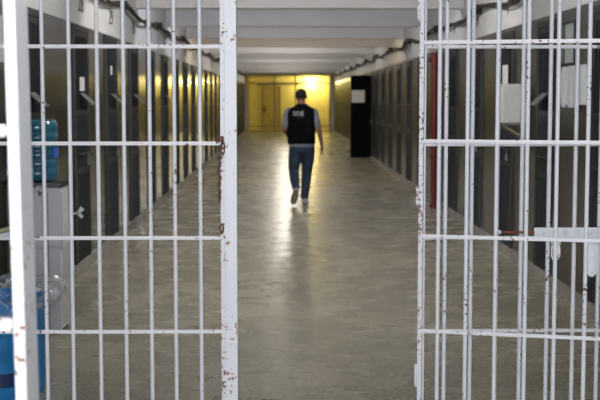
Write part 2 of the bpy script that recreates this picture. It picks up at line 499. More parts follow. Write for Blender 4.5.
# painted cell numbers
for i, y in enumerate(L_DOORS[:12]):
    me = text_mesh(str(27 + i), 0.24, M['number'], 'painted_number', 0.001, (1.25, 1.0))
    o = bpy.data.objects.new('painted_number', me); COL.objects.link(o)
    o.location = (XL + 0.002, y + 0.12, 2.50); o.rotation_euler = (PI/2, 0, PI/2)
    o.parent = wall_left
for i, y in enumerate(R_DOORS[:8]):
    me = text_mesh(str(5 + i), 0.24, M['number'], 'painted_number', 0.001)
    o = bpy.data.objects.new('painted_number', me); COL.objects.link(o)
    o.location = (XR - 0.002, y + 0.0, 2.55); o.rotation_euler = (PI/2, 0, -PI/2)
    o.parent = wall_right

# open black door with a white sheet, deep in the corridor
od = empty('open_metal_door', (XR - 0.03, 31.75, 0), 0)
tag(od, 'black metal door standing open into the corridor with a white sheet on it', 'door')
MB().box(-0.55, 0.0, -0.03, 0.03, 0.03, 2.22).build('door_leaf', M['black'], od, bevel=0.006)
MB().box(-0.52, -0.17, -0.036, -0.031, 1.50, 1.82).build('paper_sheet', M['paper'], od)
hg = MB()
for z in (0.35, 1.2, 2.0): hg.tube([(0.0, -0.02, z), (0.0, -0.02, z + 0.12)], 0.016, 8)
hg.build('hinge', M['iron'], od)

# cables strung high along both walls
def cable(name, x, side, label, y0, y1, z, sag, seed):
    rnd = random.Random(seed)
    r = empty(name, (0, 0, 0))
    tag(r, label, 'cable')
    for k2 in range(3):
        pts = []
        y = y0; ph = rnd.random()*6
        while y <= y1:
            q = (y - y0) / 3.9
            s = abs(math.sin(q*PI))
            pts.append((x + side*(0.055 + 0.02*k2 + 0.02*math.sin(y*1.7 + ph)), y, z - sag*s*(0.5 + 0.3*k2) + 0.03*math.sin(y*2.3 + ph) + 0.012*k2))
            y += 0.35
        MB().tube(pts, 0.016 if k2 < 2 else 0.010, 6).build('cable_strand', M['cable'], r, smooth=True)
    y = y0 + 0.2
    while y < y1:
        xa, xb_ = sorted((x + side*0.006, x + side*0.09))
        MB().box(xa, xb_, y - 0.015, y + 0.015, z - 0.04, z + 0.06).build('cable_bracket', M['iron'], r); y += 3.9
cable('electrical_cables', XR, -1, 'bundle of sagging black cables strung along the top of the right wall', 6.0, 54, 2.64, 0.10, 3)
cable('electrical_cables', XL, 1, 'bundle of sagging black cables strung along the top of the left wall', 6.0, 54, 2.68, 0.10, 8)

# ------------------------------------------------------------------ end of the corridor
YB = 60.2
tag(MB().box(XL, XR, YB, YB + 0.2, 0, ZC - 0.001).build('wall_end', M['yellow']), 'yellow lit end wall behind the grille', kind='structure')
for nm, a, c in (('wall_end_left', XL - 0.06, XL + 0.10), ('wall_end_right', XR - 0.18, XR + 0.06)):
    tag(MB().box(a, c, YE, YE + 0.25, 0, ZC - 0.002).build(nm, M['wall_up']), 'pier beside the end grille', kind='structure')
tag(MB().box(XL - 0.05, XR + 0.05, YE - 0.1, YE + 0.25, 2.70, ZC - 0.003).build('trim_end', M['beam']), 'beam above the end grille', kind='structure')
for nm, xs in (('wall_room_left', XL), ('wall_room_right', XR)):
    s = -1 if xs < 0 else 1
    a, c = sorted((xs - s*0.012, xs + s*0.05))
    tag(MB().box(a, c, YE + 0.26, YB - 0.001, 0.0, ZC - 0.002).build(nm, M['yellow']), 'yellow side wall beyond the end grille', kind='structure')
gr = empty('end_grille', (0, YE + 0.1, 0))
tag(gr, 'barred grille of fine mesh closing the far yellow end of the corridor', 'gate')
fr = MB()
for x in (XL + 0.14, -0.55, 0.45, XR - 0.22): fr.box(x - 0.03, x + 0.03, -0.03, 0.03, 0.0, 2.69)
for z in (0.03, 0.25, 2.30, 2.64): fr.box(XL + 0.12, XR - 0.2, -0.025, 0.025, z, z + 0.05)
fr.build('grille_frame', M['grille'], gr)
gb = MB(); x = XL + 0.24
while x < XR - 0.25:
    gb.tube([(x, 0, 0.05), (x, 0, 2.66)], 0.010, 5); x += 0.13
gb.build('grille_bars', M['grille'], gr)
gh = MB()
for i in range(17): gh.box(XL + 0.12, XR - 0.2, -0.005, 0.005, 0.33 + i*0.14, 0.345 + i*0.14)
gh.build('grille_crossbars', M['grille'], gr)
lk = MB(); lk.box(-0.14, 0.14, -0.07, -0.03, 0, 0.05); lk.box(-0.03, 0.03, -0.07, -0.03, -0.15, 0.22)
lk.build('grille_lock', M['iron'], gr, loc=(-1.02, 0, 1.05))
ed = tag(empty('door_100', (-0.75, YB, 0)), 'ochre metal door in the far yellow end wall', kind='structure')
MB().box(-0.42, 0.42, -0.05, 0.0, 0.0, 2.15).build('door_leaf', M['yellow_door'], ed)
fr = MB(); fr.box(-0.48, -0.42, -0.07, 0, 0, 2.2); fr.box(0.42, 0.48, -0.07, 0, 0, 2.2); fr.box(-0.48, 0.48, -0.07, 0, 2.15, 2.21)
fr.build('door_frame', M['grille'], ed)
p = at(311, 82, YB - 0.15)
lp = tag(empty('wall_lamp', (p.x, YB, p.z)), 'glowing yellow bulb on the far end wall', 'lamp')
MB().ball((0, -0.16, 0), 0.10, 0.10, 0.12).build('bulb', M['bulb'], lp, smooth=True)
MB().lathe([(0.05, 0.0), (0.05, 0.06), (0.03, 0.08)], 12).build('socket', M['white_plastic'], lp, rot=(PI/2, 0, 0))
light('end_lamp_light', 'POINT', (p.x, YB - 0.50, p.z), 145, (1.0, 0.80, 0.28), shadow_soft_size=0.12)
pp = at(257, 84, YB - 0.1)
tag(MB().tube([(pp.x, YB - 0.06, 2.30), (0.9, YB - 0.06, 2.34)], 0.035, 8).build('wall_pipe', M['steel']), 'grey pipe running across the far yellow wall', 'pipe')

# bare tube fittings, unseen between the beams
def tube_lamp(y, power, color, label):
    r = tag(empty('tube_lamp', (0.0, y, ZC - 0.004)), label, 'lamp', 'tube lamps between the ceiling beams')
    MB().box(-0.62, 0.62, -0.05, 0.05, -0.06, 0.0).build('lamp_body', M['box_white'], r)
    MB().tube([(-0.58, 0, -0.085), (0.58, 0, -0.085)], 0.016, 8).build('lamp_tube', M['tube'], r)
    light('tube_lamp_light', 'POINT', (0.0, y, ZC - 0.15), power*1.15, color, (0, 0, 0), shadow_soft_size=0.16)
for y, pw, c in ((2.0, 50, (1, 0.98, 0.94)), (8.3, 105, (1, 0.98, 0.93)), (12.2, 105, (1, 0.97, 0.92)), (16.1, 62, (0.98, 0.96, 1.0)), (20.0, 66, (0.98, 0.95, 0.95)),  # last two on this line added to brighten the next beam faces
                 (23.9, 74, (1, 0.80, 0.58)), (29.3, 66, (1, 0.94, 0.82)), (33.2, 36, (1, 0.93, 0.82)), (37.1, 60, (1, 0.93, 0.80)), (41.0, 40, (1, 0.93, 0.80)),
                 (44.9, 50, (1, 0.93, 0.80)), (48.8, 40, (1, 0.93, 0.80)), (52.7, 45, (1, 0.92, 0.76))):
    tube_lamp(y, pw, c, 'unseen bare tube lamp fixed to the ceiling between beams')

# ------------------------------------------------------------------ barred gateway, left side
YG = 4.96
RAILS = (0.25, 0.64, 1.037, 1.432, 1.832, 2.22)
def bar_tube(X, Y, z0, z1, r=0.0089):
    return MB().tube([(X, Y, z0), (X, Y, z1)], r, 10)
lg = empty('barred_partition', (0, YG, 0))
tag(lg, 'white barred partition left of the opening, ending in a chipped square post', 'gate')
xs = [at(px, 205, YG).x for px in (44.7, 71.1, 98.9, 124.9, 150.6, 175.1, 200.6)]
while xs[0] > XL + 0.12: xs.insert(0, xs[0] - 0.111)
for x in xs: bar_tube(x, 0, 0.02, 2.5).build('bar', M['bar'], lg, smooth=True)
x_st0 = at(220.9, 205, YG).x; x_st1 = at(225.3, 205, YG).x; x_p1 = at(237.2, 205, YG).x
for z in RAILS:
    MB().box(XL + 0.004, x_st0, -0.0135, -0.0035, z - 0.0078, z + 0.0078).build('rail', M['rail'], lg, bevel=0.003)
MB().box(x_st0, x_st1, -0.02, 0.02, 0.0, 2.518).build('stile', M['stile'], lg, bevel=0.002)
MB().box(x_st1 + 0.001, x_p1, -0.03, 0.03, 0.0, 2.518).build('post', M['post'], lg, bevel=0.003)
MB().box(XL + 0.004, XL + 0.03, -0.015, 0.015, 0.0, 2.518).build('wall_stile', M['bar'], lg)
# loose link welded to the stile near the third rail
q = at(222.2, 228, YG)
MB().tube([(q.x + 0.006*math.cos(a), -0.028, q.z + 0.021*math.sin(a)) for a in [2*PI*i/14 for i in range(14)]], 0.004, 6, closed=True).build('rusty_staple', M['rust'], lg)

# chain
ch = tag(empty('rusty_chain', (0, 0, 0)), 'short rusty chain looped round the left stile and hanging down', 'chain')
def link(cx, cy, cz, ang, half=0.0095, wid=0.0060, r=0.0026, lean=0.0):
    pts = []
    for i in range(14):
        a = 2*PI*i/14
        u = wid*math.cos(a); v = half*math.sin(a)
        pts.append((cx + u*math.cos(ang) + lean*v, cy + u*math.sin(ang), cz + v))
    MB().tube(pts, r, 6, closed=True).build('chain_link', M['rust'], ch, smooth=True)
c0 = at(219.3, 158, YG - 0.036)
for i in range(14):
    link(c0.x + 0.002*math.sin(i*1.3), YG - 0.036, c0.z - i*0.0138, 0.25 if i % 2 == 0 else 1.35)
c1 = at(221.6, 147, YG - 0.045)
for i, (dx, dz, a, ln) in enumerate(((-0.008, 0.030, 0.2, 0.9), (0.004, 0.026, 1.2, 0.0), (0.006, 0.006, 0.3, -0.3), (0.005, -0.016, 0.2, 0.0), (-0.002, -0.036, 0.5, 0.3), (-0.007, -0.006, 1.2, 0.2))):
    link(c1.x + dx, YG - 0.046 - 0.006*(i % 2), c1.z + dz, a, 0.013, 0.0065, 0.0032, ln)

# ------------------------------------------------------------------ right side: fixed partition
YB2 = 5.07
rg = empty('barred_partition', (0, YB2, 0))
tag(rg, 'fixed white barred partition right of the opening, behind the ajar leaf and carrying the latch', 'gate')
xs = [at(px, 205, YB2).x for px in (445.3, 471.5, 496.8, 521.4, 548.5, 574.7, 599.5)]
while xs[-1] < XR - 0.14: xs.append(xs[-1] + 0.108)
for x in xs: bar_tube(x, 0, 0.02, 2.5, 0.0094).build('bar', M['bar'], rg, smooth=True)
xb0 = at(421.8, 205, YB2).x
for py in (46.8, 144.4, 237.5, 330.2):
    z = at(500, py, YB2).z
    MB().box(xb0, XR - 0.004, -0.0135, -0.0035, z - 0.0072, z + 0.0072).build('rail', M['rail'], rg, bevel=0.003)
for z in (0.25, 2.25): MB().box(xb0, XR - 0.004, -0.0135, -0.0035, z - 0.0078, z + 0.0078).build('rail', M['rail'], rg, bevel=0.003)
MB().box(xb0, xb0 + 0.013, -0.018, 0.018, 0.0, 2.518).build('stile', M['bar'], rg, bevel=0.002)
MB().box(XR - 0.03, XR - 0.004, -0.015, 0.015, 0.0, 2.518).build('wall_stile', M['bar'], rg)
# latch plate with rivets, bolt rod, hasps
a = at(534, 227.5, YB2 - 0.02); c = at(606, 237.8, YB2 - 0.02)
lp2 = MB().box(a.x, c.x, -0.026, -0.020, c.z, a.z).build('latch_plate', M['plate'], rg, bevel=0.002)
rv = MB()
for px in (543.5, 565.5, 590):
    q = at(px, 232.8, YB2 - 0.027); rv.ball((q.x, -0.027, q.z), 0.0085, 0.004, 0.0085, 2)
rv.build('rivet', M['plate'], lp2, smooth=True)
a = at(499.5, 232, YB2 - 0.02); c = at(534, 232.3, YB2 - 0.02)
MB().tube([(a.x, -0.022, a.z), (c.x, -0.022, c.z)], 0.0052, 8).build('bolt_rod', M['redrust'], rg, smooth=True)
MB().ball((a.x, -0.022, a.z), 0.008, 0.008, 0.010, 2).build('bolt_rod_tip', M['plate'], rg, smooth=True)
def hasp(px, y0, y1, wpx, m):
    a = at(px - wpx/2, y0, YB2 - 0.024); c = at(px + wpx/2, y1, YB2 - 0.024)
    w = (c.x - a.x)/2; cx = (a.x + c.x)/2
    pts = [(cx - w, -0.028, a.z), (cx - w, -0.028, c.z + w*0.9), (cx - w*0.7, -0.028, c.z + w*0.3), (cx - w*0.1, -0.028, c.z), (cx + w*0.5, -0.028, c.z + w*0.3), (cx + w, -0.028, c.z + w*1.1), (cx + w, -0.028, a.z)]
    MB().quadbox(pts, (0, 0.006, 0)).build('hasp', m, rg)
hasp(592.3, 238, 277, 9.2, M['plate'])
hasp(555.5, 238, 261, 9.0, M['stile'])

# hinged leaf, standing slightly ajar towards the viewer
ANG = math.radians(14)
hp = at(421.2, 205, YG - 0.03)
lf = empty('barred_gate_leaf', (hp.x, YG - 0.03, 0), -ANG)
tag(lf, 'white barred gate leaf hinged at the right edge of the opening, swung a little ajar', 'gate')
def s_of(px, py=205):
    d = ray(px, py)
    # (hp.x + s cos, YG' - s sin) lies on the ray from the camera in plan
    k2 = d.x / d.y
    Yh = YG - 0.03
    return (k2*Yh - hp.x) / (math.cos(ANG) + k2*math.sin(ANG))
ss = [s_of(px) for px in (438.5, 466.6, 496.2, 526.4, 556.1, 586.7)]
for i in range(2): ss.append(ss[-1] + 0.125)
LW = ss[-1] + 0.12
for s in ss: bar_tube(s, 0, 0.06, 2.46, 0.0090).build('bar', M['bar'], lf, smooth=True)
for py in (42.4, 141.2, 236.3, 331.2):
    z = at(430, py, YG - 0.05).z
    MB().box(0.0, LW, -0.0145, -0.0045, z - 0.0078, z + 0.0078).build('rail', M['rail'], lf, bevel=0.003)
for z in (0.25, 2.23): MB().box(0.0, LW, -0.0145, -0.0045, z - 0.0078, z + 0.0078).build('rail', M['rail'], lf, bevel=0.003)
MB().box(-0.010, 0.008, -0.015, 0.015, 0.05, 2.47).build('stile', M['hinge_stile'], lf, bevel=0.003)
MB().box(LW - 0.01, LW + 0.01, -0.015, 0.015, 0.05, 2.47).build('stile', M['stile'], lf, bevel=0.003)
for py0, py1 in ((-4, 17), (186, 204), (364, 384)):
    za = at(417, py0, YG - 0.03).z; zb = at(417, py1, YG - 0.03).z
    h = MB(); h.tube([(-0.017, 0.0, zb), (-0.017, 0.0, za)], 0.0075, 10)
    h.tube([(-0.017, 0.0, zb - 0.012), (-0.017, 0.0, zb)], 0.0055, 8)
    h.build('hinge', M['hinge_stile'], lf, smooth=True)

# ------------------------------------------------------------------ near gate leaf edge at the far left, out of focus
YN = 2.30
ng = empty('near_barred_gate', (0.016, YN, 0))
ng.rotation_euler = (0, -0.011, 0)      # the old post leans a little
tag(ng, 'large blurred white gate post with rails at the left edge, nearest of the gates', 'gate')
nx0 = at(9.0, 205, YN).x; nx1 = at(20.5, 205, YN).x
MB().box(nx0, nx1, 0.0, 0.115, 0.0, 2.2).build('post', M['post'], ng, bevel=0.002)
for py in (-64, 127.5, 321):
    z = at(3, py, YN).z
    MB().box(nx0 - 0.70, nx0, -0.012, 0.012, z - 0.0125, z + 0.0125).build('rail', M['rail'], ng, bevel=0.004)
MB().box(nx0 - 0.72, nx0 + 0.01, -0.012, 0.012, 0.10, 0.13).build('rail', M['rail'], ng)
for i in range(1, 6): bar_tube(nx0 - 0.06 - 0.118*i, 0.0, 0.11, 2.15).build('bar', M['bar'], ng, smooth=True)

# ------------------------------------------------------------------ water cooler with jug
YW = 8.1
xr = at(61.0, 260, YW).x; xl = at(12, 260, YW).x
wc = empty('water_cooler', ((xl + xr)/2, YW, 0))
tag(wc, 'grey floor-standing water cooler cabinet behind the left bars', 'water cooler')
hw = (xr - xl)/2; zt = at(50, 188, YW).z
MB().box(-hw, hw, 0.0, 0.32, 0.03, zt).build('cabinet', M['cooler'], wc, bevel=0.004)
MB().box(hw, hw + 0.004, 0.05, 0.29, 0.06, zt - 0.42).build('side_panel', M['cooler_side'], wc)
sm = MB(); sm.box(hw - 0.085, hw - 0.082, -0.003, 0.001, 0.04, zt - 0.03); sm.box(hw, hw + 0.002, 0.03, 0.035, zt - 0.43, zt - 0.03)
sm.box(-hw + 0.02, hw - 0.02, -0.003, 0.001, 0.30, 0.303)
sm.build('panel_seam', M['black_plastic'], wc)
MB().box(-hw - 0.01, hw + 0.012, -0.02, 0.33, zt + 0.001, zt + 0.035).build('top_tray', M['black_plastic'], wc, bevel=0.006)
tp = MB(); tp.box(0.02, 0.06, -0.06, -0.02, zt - 0.02, zt + 0.02); tp.tube([(0.04, -0.05, zt - 0.02), (0.04, -0.05, zt - 0.05)], 0.008, 8)
tp.build('tap', M['steel'], wc)
for sx in (-1, 1):
    for yy in (0.03, 0.29): MB().box(sx*(hw - 0.03) - 0.015, sx*(hw - 0.03) + 0.015, yy - 0.015, yy + 0.015, 0, 0.03).build('foot', M['black_plastic'], wc)
tie = MB()
o0 = hw + 0.003
def rib(p0, p1, w0, w1):
    p0 = Vector(p0); p1 = Vector(p1); d = (p1 - p0).normalized(); nn = Vector((-d.z, 0, d.x))
    tie.quadbox([p0 - nn*w0, p0 + nn*w0, p1 + nn*w1, p1 - nn*w1], (0, 0.006, 0))
zz = at(64, 213.6, YW).z
for (a0, b0, w0, w1) in (((61.6, 213.6), (73.5, 213.6), 0.004, 0.004), ((73.5, 213.6), (78, 213), 0.005, 0.010), ((77.5, 214), (82.3, 208), 0.009, 0.016), ((77.5, 213), (82.6, 217.5), 0.010, 0.011)):
    A = at(a0[0], a0[1], YW); B = at(b0[0], b0[1], YW)
    rib((A.x - wc.location.x, 0.0, A.z), (B.x - wc.location.x, 0.0, B.z), w0, w1)
tie.build('white_tie', M['white_plastic'], wc)
# jug
xj = at(38.8, 170, YW + 0.15).x
jg = empty('water_jug', (xj, YW + 0.155, zt + 0.036))
tag(jg, 'translucent blue ridged water jug standing upside down on the cooler', 'water jug')
R = 0.134
prof = [(0.03, 0.0), (0.055, 0.004), (R*0.90, 0.012), (R*0.97, 0.03)]
for z in (0.07, 0.13, 0.19, 0.25, 0.31):
    prof += [(R, z - 0.018), (R, z + 0.010), (R*0.945, z + 0.020), (R*0.945, z + 0.030)]
prof += [(R, 0.352), (R*0.995, 0.385), (R*0.93, 0.415), (R*0.80, 0.428), (R*0.3, 0.430), (0.01, 0.425)]
MB().lathe(prof, 36).build('jug_body', M['jug'], jg, smooth=True)
lb = MB()
n0 = 8
for i in range(n0):
    a0 = -0.55 + i*0.10; a1 = a0 + 0.10; rr = R + 0.002
    vs = [lb.bm.verts.new((rr*math.cos(t), rr*math.sin(t), z)) for t, z in ((a0, 0.165), (a1, 0.165), (a1, 0.235), (a0, 0.235))]
    lb.bm.faces.new(vs)
lb.build('jug_label', M['jug_label'], jg)

# ------------------------------------------------------------------ blue bin with clear liner
YBn = 6.52
xb = at(44.8, 360, YBn).x
Rb = 0.27
bn = empty('blue_bin', (xb - Rb, YBn, 0))
tag(bn, 'round blue plastic bin beside the water cooler at the lower left', 'bin')
MB().lathe([(Rb*0.96, 0.0), (Rb*0.985, 0.03), (Rb, 0.10), (Rb, 0.50), (Rb + 0.012, 0.505), (Rb + 0.012, 0.53), (Rb - 0.01, 0.53), (Rb - 0.02, 0.48), (Rb - 0.03, 0.1), (0.02, 0.08)], 48).build('bin_body', M['bin'], bn, smooth=True)
nb_ = MB()
for i in range(16):
    a0 = math.radians(-150 + i*5.8); a1 = a0 + math.radians(5.8)
    P = [(Rb*k_ * math.cos(t), Rb*k_ * math.sin(t)) for k_, t in ((1.0, a0), (1.018, a0), (1.018, a1), (1.0, a1))]
    nb_.quadbox([(x_, y_, 0.075) for x_, y_ in P], (0, 0, 0.075))
nb_.build('navy_band', M['bin_band'], bn)
# crumpled clear bag gathered over the rim
bg = MB()
NS, NR = 72, 11
rnd = random.Random(11)
rad_n = [rnd.random() for _ in range(NS)]
rings = []
for i in range(NR):
    t = i/(NR - 1)
    ring = []
    for j in range(NS):
        a = 2*PI*j/NS
        fold = 0.5*math.sin(9*a + 3*t) + 0.35*math.sin(17*a - 4*t + 1) + 0.3*math.sin(31*a + 7*t)
        zz = 0.44 + 0.0*t
        # profile: up from outside below the rim, bulging out, over the top and down inside
        prof_r = Rb + 0.022 + 0.06*math.sin(PI*min(1, t*1.5)) - 0.16*max(0, t - 0.55)
        prof_z = 0.45 + 0.17*math.sin(PI*0.72*t) - 0.02*t
        bulge = 0.055*max(0, math.cos(a - 0.2))**2*math.sin(PI*min(1, t*1.3))
        rr = prof_r + bulge + 0.020*fold*(0.3 + t)
        ring.append(bg.bm.verts.new((rr*math.cos(a), rr*math.sin(a), prof_z + 0.026*fold*(0.2 + t) + 0.01*rad_n[j])))
    rings.append(ring)
for A, B in zip(rings, rings[1:]):
    for j in range(NS): bg.bm.faces.new((A[j], A[(j+1) % NS], B[(j+1) % NS], B[j]))
bag = bg.build('bin_liner', M['film'], None, smooth=True)
bag.location = bn.location
tag(bag, 'crumpled clear plastic bag gathered over the rim of the blue bin', 'plastic bag')

# cloth with an olive edge on the rail at the far left
cl = empty('draped_cloth', (0, 0, 0))
tag(cl, 'white cloth with an olive edge on the rail left of the blurred post', 'cloth')
A = [at(-10, 240, YG - 0.03), at(13, 236, YG - 0.03), at(13, 231, YG - 0.03), at(-10, 236, YG - 0.03)]
MB().quadbox(A, (0, 0.012, 0)).build('cloth_body', M['cloth'], cl)
A = [at(-10, 235.5, YG - 0.03), at(13, 230, YG - 0.03), at(13, 225.5, YG - 0.03), at(-10, 231.5, YG - 0.03)]
MB().quadbox(A, (0, 0.010, 0)).build('olive_edge', M['olive'], cl)

# notice board on the left wall, right at the frame edge
tag(MB().box(XL + 0.001, XL + 0.02, 7.25, 8.12, 1.86, 2.17).build('notice_board', M['greypane'], None), 'pale board high on the left wall at the frame edge', 'notice board')

# ------------------------------------------------------------------ right wall objects
# red standpipe
X = XR - 0.09; Yp = 17.6
rp = tag(empty('fire_standpipe', (at(434, 150, Yp).x, Yp, 0)), 'red vertical fire pipe against the right wall', 'pipe')
MB().tube([(0, 0, 0.0), (0, 0, 2.15)], 0.042, 14).build('pipe', M['red'], rp, smooth=True)
v = MB(); v.tube([(0, 0, 2.12), (0, 0, 2.24)], 0.065, 14); v.tube([(0, 0, 2.24), (0, 0, 2.29)], 0.04, 12); v.tube([(-0.09, 0, 2.18), (0.09, 0, 2.18)], 0.035, 10)
v.build('valve_head', M['red'], rp, smooth=True)
for z in (0.0, 0.74): MB().tube([(0, 0, z), (0, 0, z + 0.05)], 0.062, 14).build('pipe_flange', M['red'], rp, smooth=True)

# white cabinet on a wooden bracket
Yc = 11.0
ca = at(502.5, 84, Yc); cb = at(531.5, 125, Yc)
cbx = tag(empty('wall_cabinet', (XR, Yc, 0)), 'white box cabinet on a wooden wall bracket on the right wall', 'cabinet')
MB().box(ca.x - XR, -0.045, 0.0, 0.30, cb.z + 0.02, ca.z).build('cabinet_body', M['box_white'], cbx, bevel=0.006)
MB().box(ca.x - XR + 0.012, -0.095, -0.006, 0.0, cb.z + 0.035, ca.z - 0.015).build('cabinet_door', M['box_white'], cbx, bevel=0.002)
MB().box(ca.x - XR - 0.01, -0.045, -0.01, 0.31, cb.z - 0.005, cb.z + 0.019).build('bracket_shelf', M['flap'], cbx)
for yy in (0.02, 0.26): MB().quadbox([(ca.x - XR, yy, cb.z - 0.006), (ca.x - XR + 0.03, yy, cb.z - 0.006), (-0.03, yy, cb.z - 0.13), (-0.03, yy, cb.z - 0.165)], (0, 0.03, 0)).build('bracket_strut', M['wood'], cbx)

# pale board and hanging white cloths on the right wall
Yn = 9.55
def on_right_wall(px, py, off=0.0):
    d = ray(px, py); t = (XR - off)/d.x
    return Vector((0, 0, CAM_H)) + d*t
a = on_right_wall(564.5, 30); c = on_right_wall(576, 60)
y0n, y1n = c.y, a.y
zt2 = on_right_wall(570, 24).z; zb2 = on_right_wall(570, 63).z
nb = tag(empty('notice_board', (XR - 0.004, 0, 0)), 'pale grey green board with a frame high on the right wall', 'notice board')
MB().box(-0.012, 0.0, y0n, y1n, zb2, zt2).build('board_panel', M['greypane'], nb)
fr = MB()
for (ya, yb_) in ((y0n - 0.025, y0n), (y1n, y1n + 0.025), (y1n - 0.09, y1n - 0.06)): fr.box(-0.02, 0.0, ya, yb_, zb2 - 0.02, zt2 + 0.02)
fr.box(-0.02, 0, y0n, y1n, zb2 - 0.02, zb2); fr.box(-0.02, 0, y0n, y1n, zt2, zt2 + 0.02)
fr.build('board_frame', M['door_frame'], nb)
def hanging_cloth(px0, px1, ptop, pbot, label, seed, off=0.05):
    a = on_right_wall(px0, ptop, off); c = on_right_wall(px1, ptop, off)
    ya, yb_ = c.y, a.y
    zt_ = on_right_wall((px0 + px1)/2, ptop, off).z; zb_ = on_right_wall((px0 + px1)/2, pbot, off).z
    mb = MB(); NY, NZ = 26, 8
    rnd = random.Random(seed); ph = rnd.random()*6
    fr_ = []
    for s in (0, 1):
        G = []
        for i in range(NY + 1):
            u = i/NY
            row = []
            for j in range(NZ + 1):
                v_ = j/NZ
                x = XR - off + 0.014*math.sin(u*22 + ph)*(0.3 + v_) + 0.006*math.sin(u*41 + v_*3) + s*0.006
                row.append(mb.bm.verts.new((x, ya + (yb_ - ya)*u, zt_ + (zb_ - zt_)*v_ + 0.015*math.sin(u*7 + ph)*(v_))))
            G.append(row)
        fr_.append(G)
        for i in range(NY):
            for j in range(NZ):
                mb.bm.faces.new((G[i][j], G[i+1][j], G[i+1][j+1], G[i][j+1]))
    A, B = fr_
    for i in range(NY):
        mb.bm.faces.new((A[i][0], A[i+1][0], B[i+1][0], B[i][0])); mb.bm.faces.new((A[i][NZ], A[i+1][NZ], B[i+1][NZ], B[i][NZ]))
    for j in range(NZ):
        mb.bm.faces.new((A[0][j], A[0][j+1], B[0][j+1], B[0][j])); mb.bm.faces.new((A[NY][j], A[NY][j+1], B[NY][j+1], B[NY][j]))
    o = mb.build('hanging_cloth', M['cloth'], None, smooth=True)
    return tag(o, label, 'cloth', 'white cloths hung below the pale board')
hanging_cloth(562.5, 567.2, 67, 106, 'narrow white cloth hanging below the pale board, farther into the corridor', 1)
hanging_cloth(567.8, 588.8, 65, 106, 'wide white cloth hanging below the pale board, nearer the bars', 2)

# ------------------------------------------------------------------ the walking man
def solid(mb, name, material, parent, voxel, smooth_it=4, bake_loc=None):
    """fuse overlapping closed shapes into one continuous skin"""
    o = mb.build(name, material, None)
    md = o.modifiers.new('r', 'REMESH'); md.mode = 'VOXEL'; md.voxel_size = voxel; md.use_smooth_shade = True
    ms = o.modifiers.new('s', 'SMOOTH'); ms.factor = 0.5; ms.iterations = smooth_it
    dg = bpy.context.evaluated_depsgraph_get()
    me = bpy.data.meshes.new_from_object(o.evaluated_get(dg))
    o.modifiers.clear()
    old = o.data; o.data = me; bpy.data.meshes.remove(old)
    me.name = name
    if not me.materials: me.materials.append(material)
    for p in me.polygons: p.use_smooth = True
    o.parent = parent
    return o
def limb(mb, pts, rs, n=14):
    P = []; Rr = []
    for i in range(len(pts) - 1):
        a, b_ = Vector(pts[i]), Vector(pts[i+1]); m_ = 4
        for k2 in range(m_):
            t = k2/m_
            P.append(a.lerp(b_, t)); Rr.append(rs[i]*(1-t) + rs[i+1]*t)
    P.append(Vector(pts[-1])); Rr.append(rs[-1])
    mb.tube(P, 0.01, n, rs=Rr)
    for p, r in zip(pts, rs): mb.ball(p, r*0.99, sub=2)

YM = 18.0
mx = at(302, 206, YM).x
man = tag(empty('person', (mx, YM, 0)), 'man walking away in a black vest, grey t-shirt, blue jeans and sneakers', 'person')
man.scale = (1.015, 1.015, 1.0)
SHL, SHR = (-0.200, 0.0, 1.405), (0.178, 0.0, 1.405)
ELL, WRL = (-0.270, -0.03, 1.140), (-0.235, 0.20, 1.085)
ELR, WRR = (0.250, -0.03, 1.140), (0.300, 0.04, 0.905)
HPL, KNL, ANL = (-0.085, 0.0, 0.93), (-0.125, 0.06, 0.52), (-0.095, -0.30, 0.255)
HPR, KNR, ANR = (0.085, 0.0, 0.93), (0.075, 0.12, 0.50), (0.040, 0.12, 0.09)
HC = Vector((-0.012, 0.015, 1.655))
bd = MB()
# head: cranium, jaw, nose, ears, brow, neck
bd.ball(HC, 0.078, 0.096, 0.105); bd.ball(HC + Vector((0, 0.035, -0.055)), 0.058, 0.062, 0.062)
bd.ball(HC + Vector((0, 0.098, -0.02)), 0.012, 0.018, 0.022, 2); bd.ball(HC + Vector((0, 0.08, 0.02)), 0.05, 0.02, 0.012, 2)
bd.ball(HC + Vector((0, 0.088, -0.06)), 0.024, 0.012, 0.010, 2)
for s in (-1, 1):
    bd.ball(HC + Vector((s*0.080, 0.0, -0.012)), 0.011, 0.020, 0.032, 2)
    bd.ball(HC + Vector((s*0.030, 0.088, 0.0)), 0.012, 0.010, 0.009, 2)
bd.loft([((-0.006, -0.005, 1.43), 0.075, 0.070), ((-0.008, 0.0, 1.50), 0.060, 0.062), ((-0.01, 0.005, 1.56), 0.056, 0.062), ((-0.012, 0.01, 1.62), 0.055, 0.065)])
bd.loft([((0, 0, 0.86), 0.12, 0.08), ((0, 0, 0.92), 0.155, 0.105), ((0, 0, 1.02), 0.145, 0.10), ((0, 0, 1.12), 0.14, 0.095), ((0, 0, 1.28), 0.165, 0.11), ((0, 0, 1.40), 0.17, 0.105), ((0, 0, 1.47), 0.11, 0.08)])
limb(bd, [(-0.10, 0, 1.43), SHL, ELL, WRL], [0.06, 0.056, 0.040, 0.026])
limb(bd, [(0.10, 0, 1.43), SHR, ELR, WRR], [0.06, 0.056, 0.040, 0.026])
limb(bd, [HPL, KNL, ANL], [0.080, 0.050, 0.036]); limb(bd, [HPR, KNR, ANR], [0.080, 0.050, 0.036])
limb(bd, [(ANL[0], ANL[1], ANL[2]), (ANL[0] - 0.03, -0.24, 0.08)], [0.034, 0.028]); limb(bd, [ANR, (ANR[0] + 0.01, 0.24, 0.04)], [0.034, 0.028])
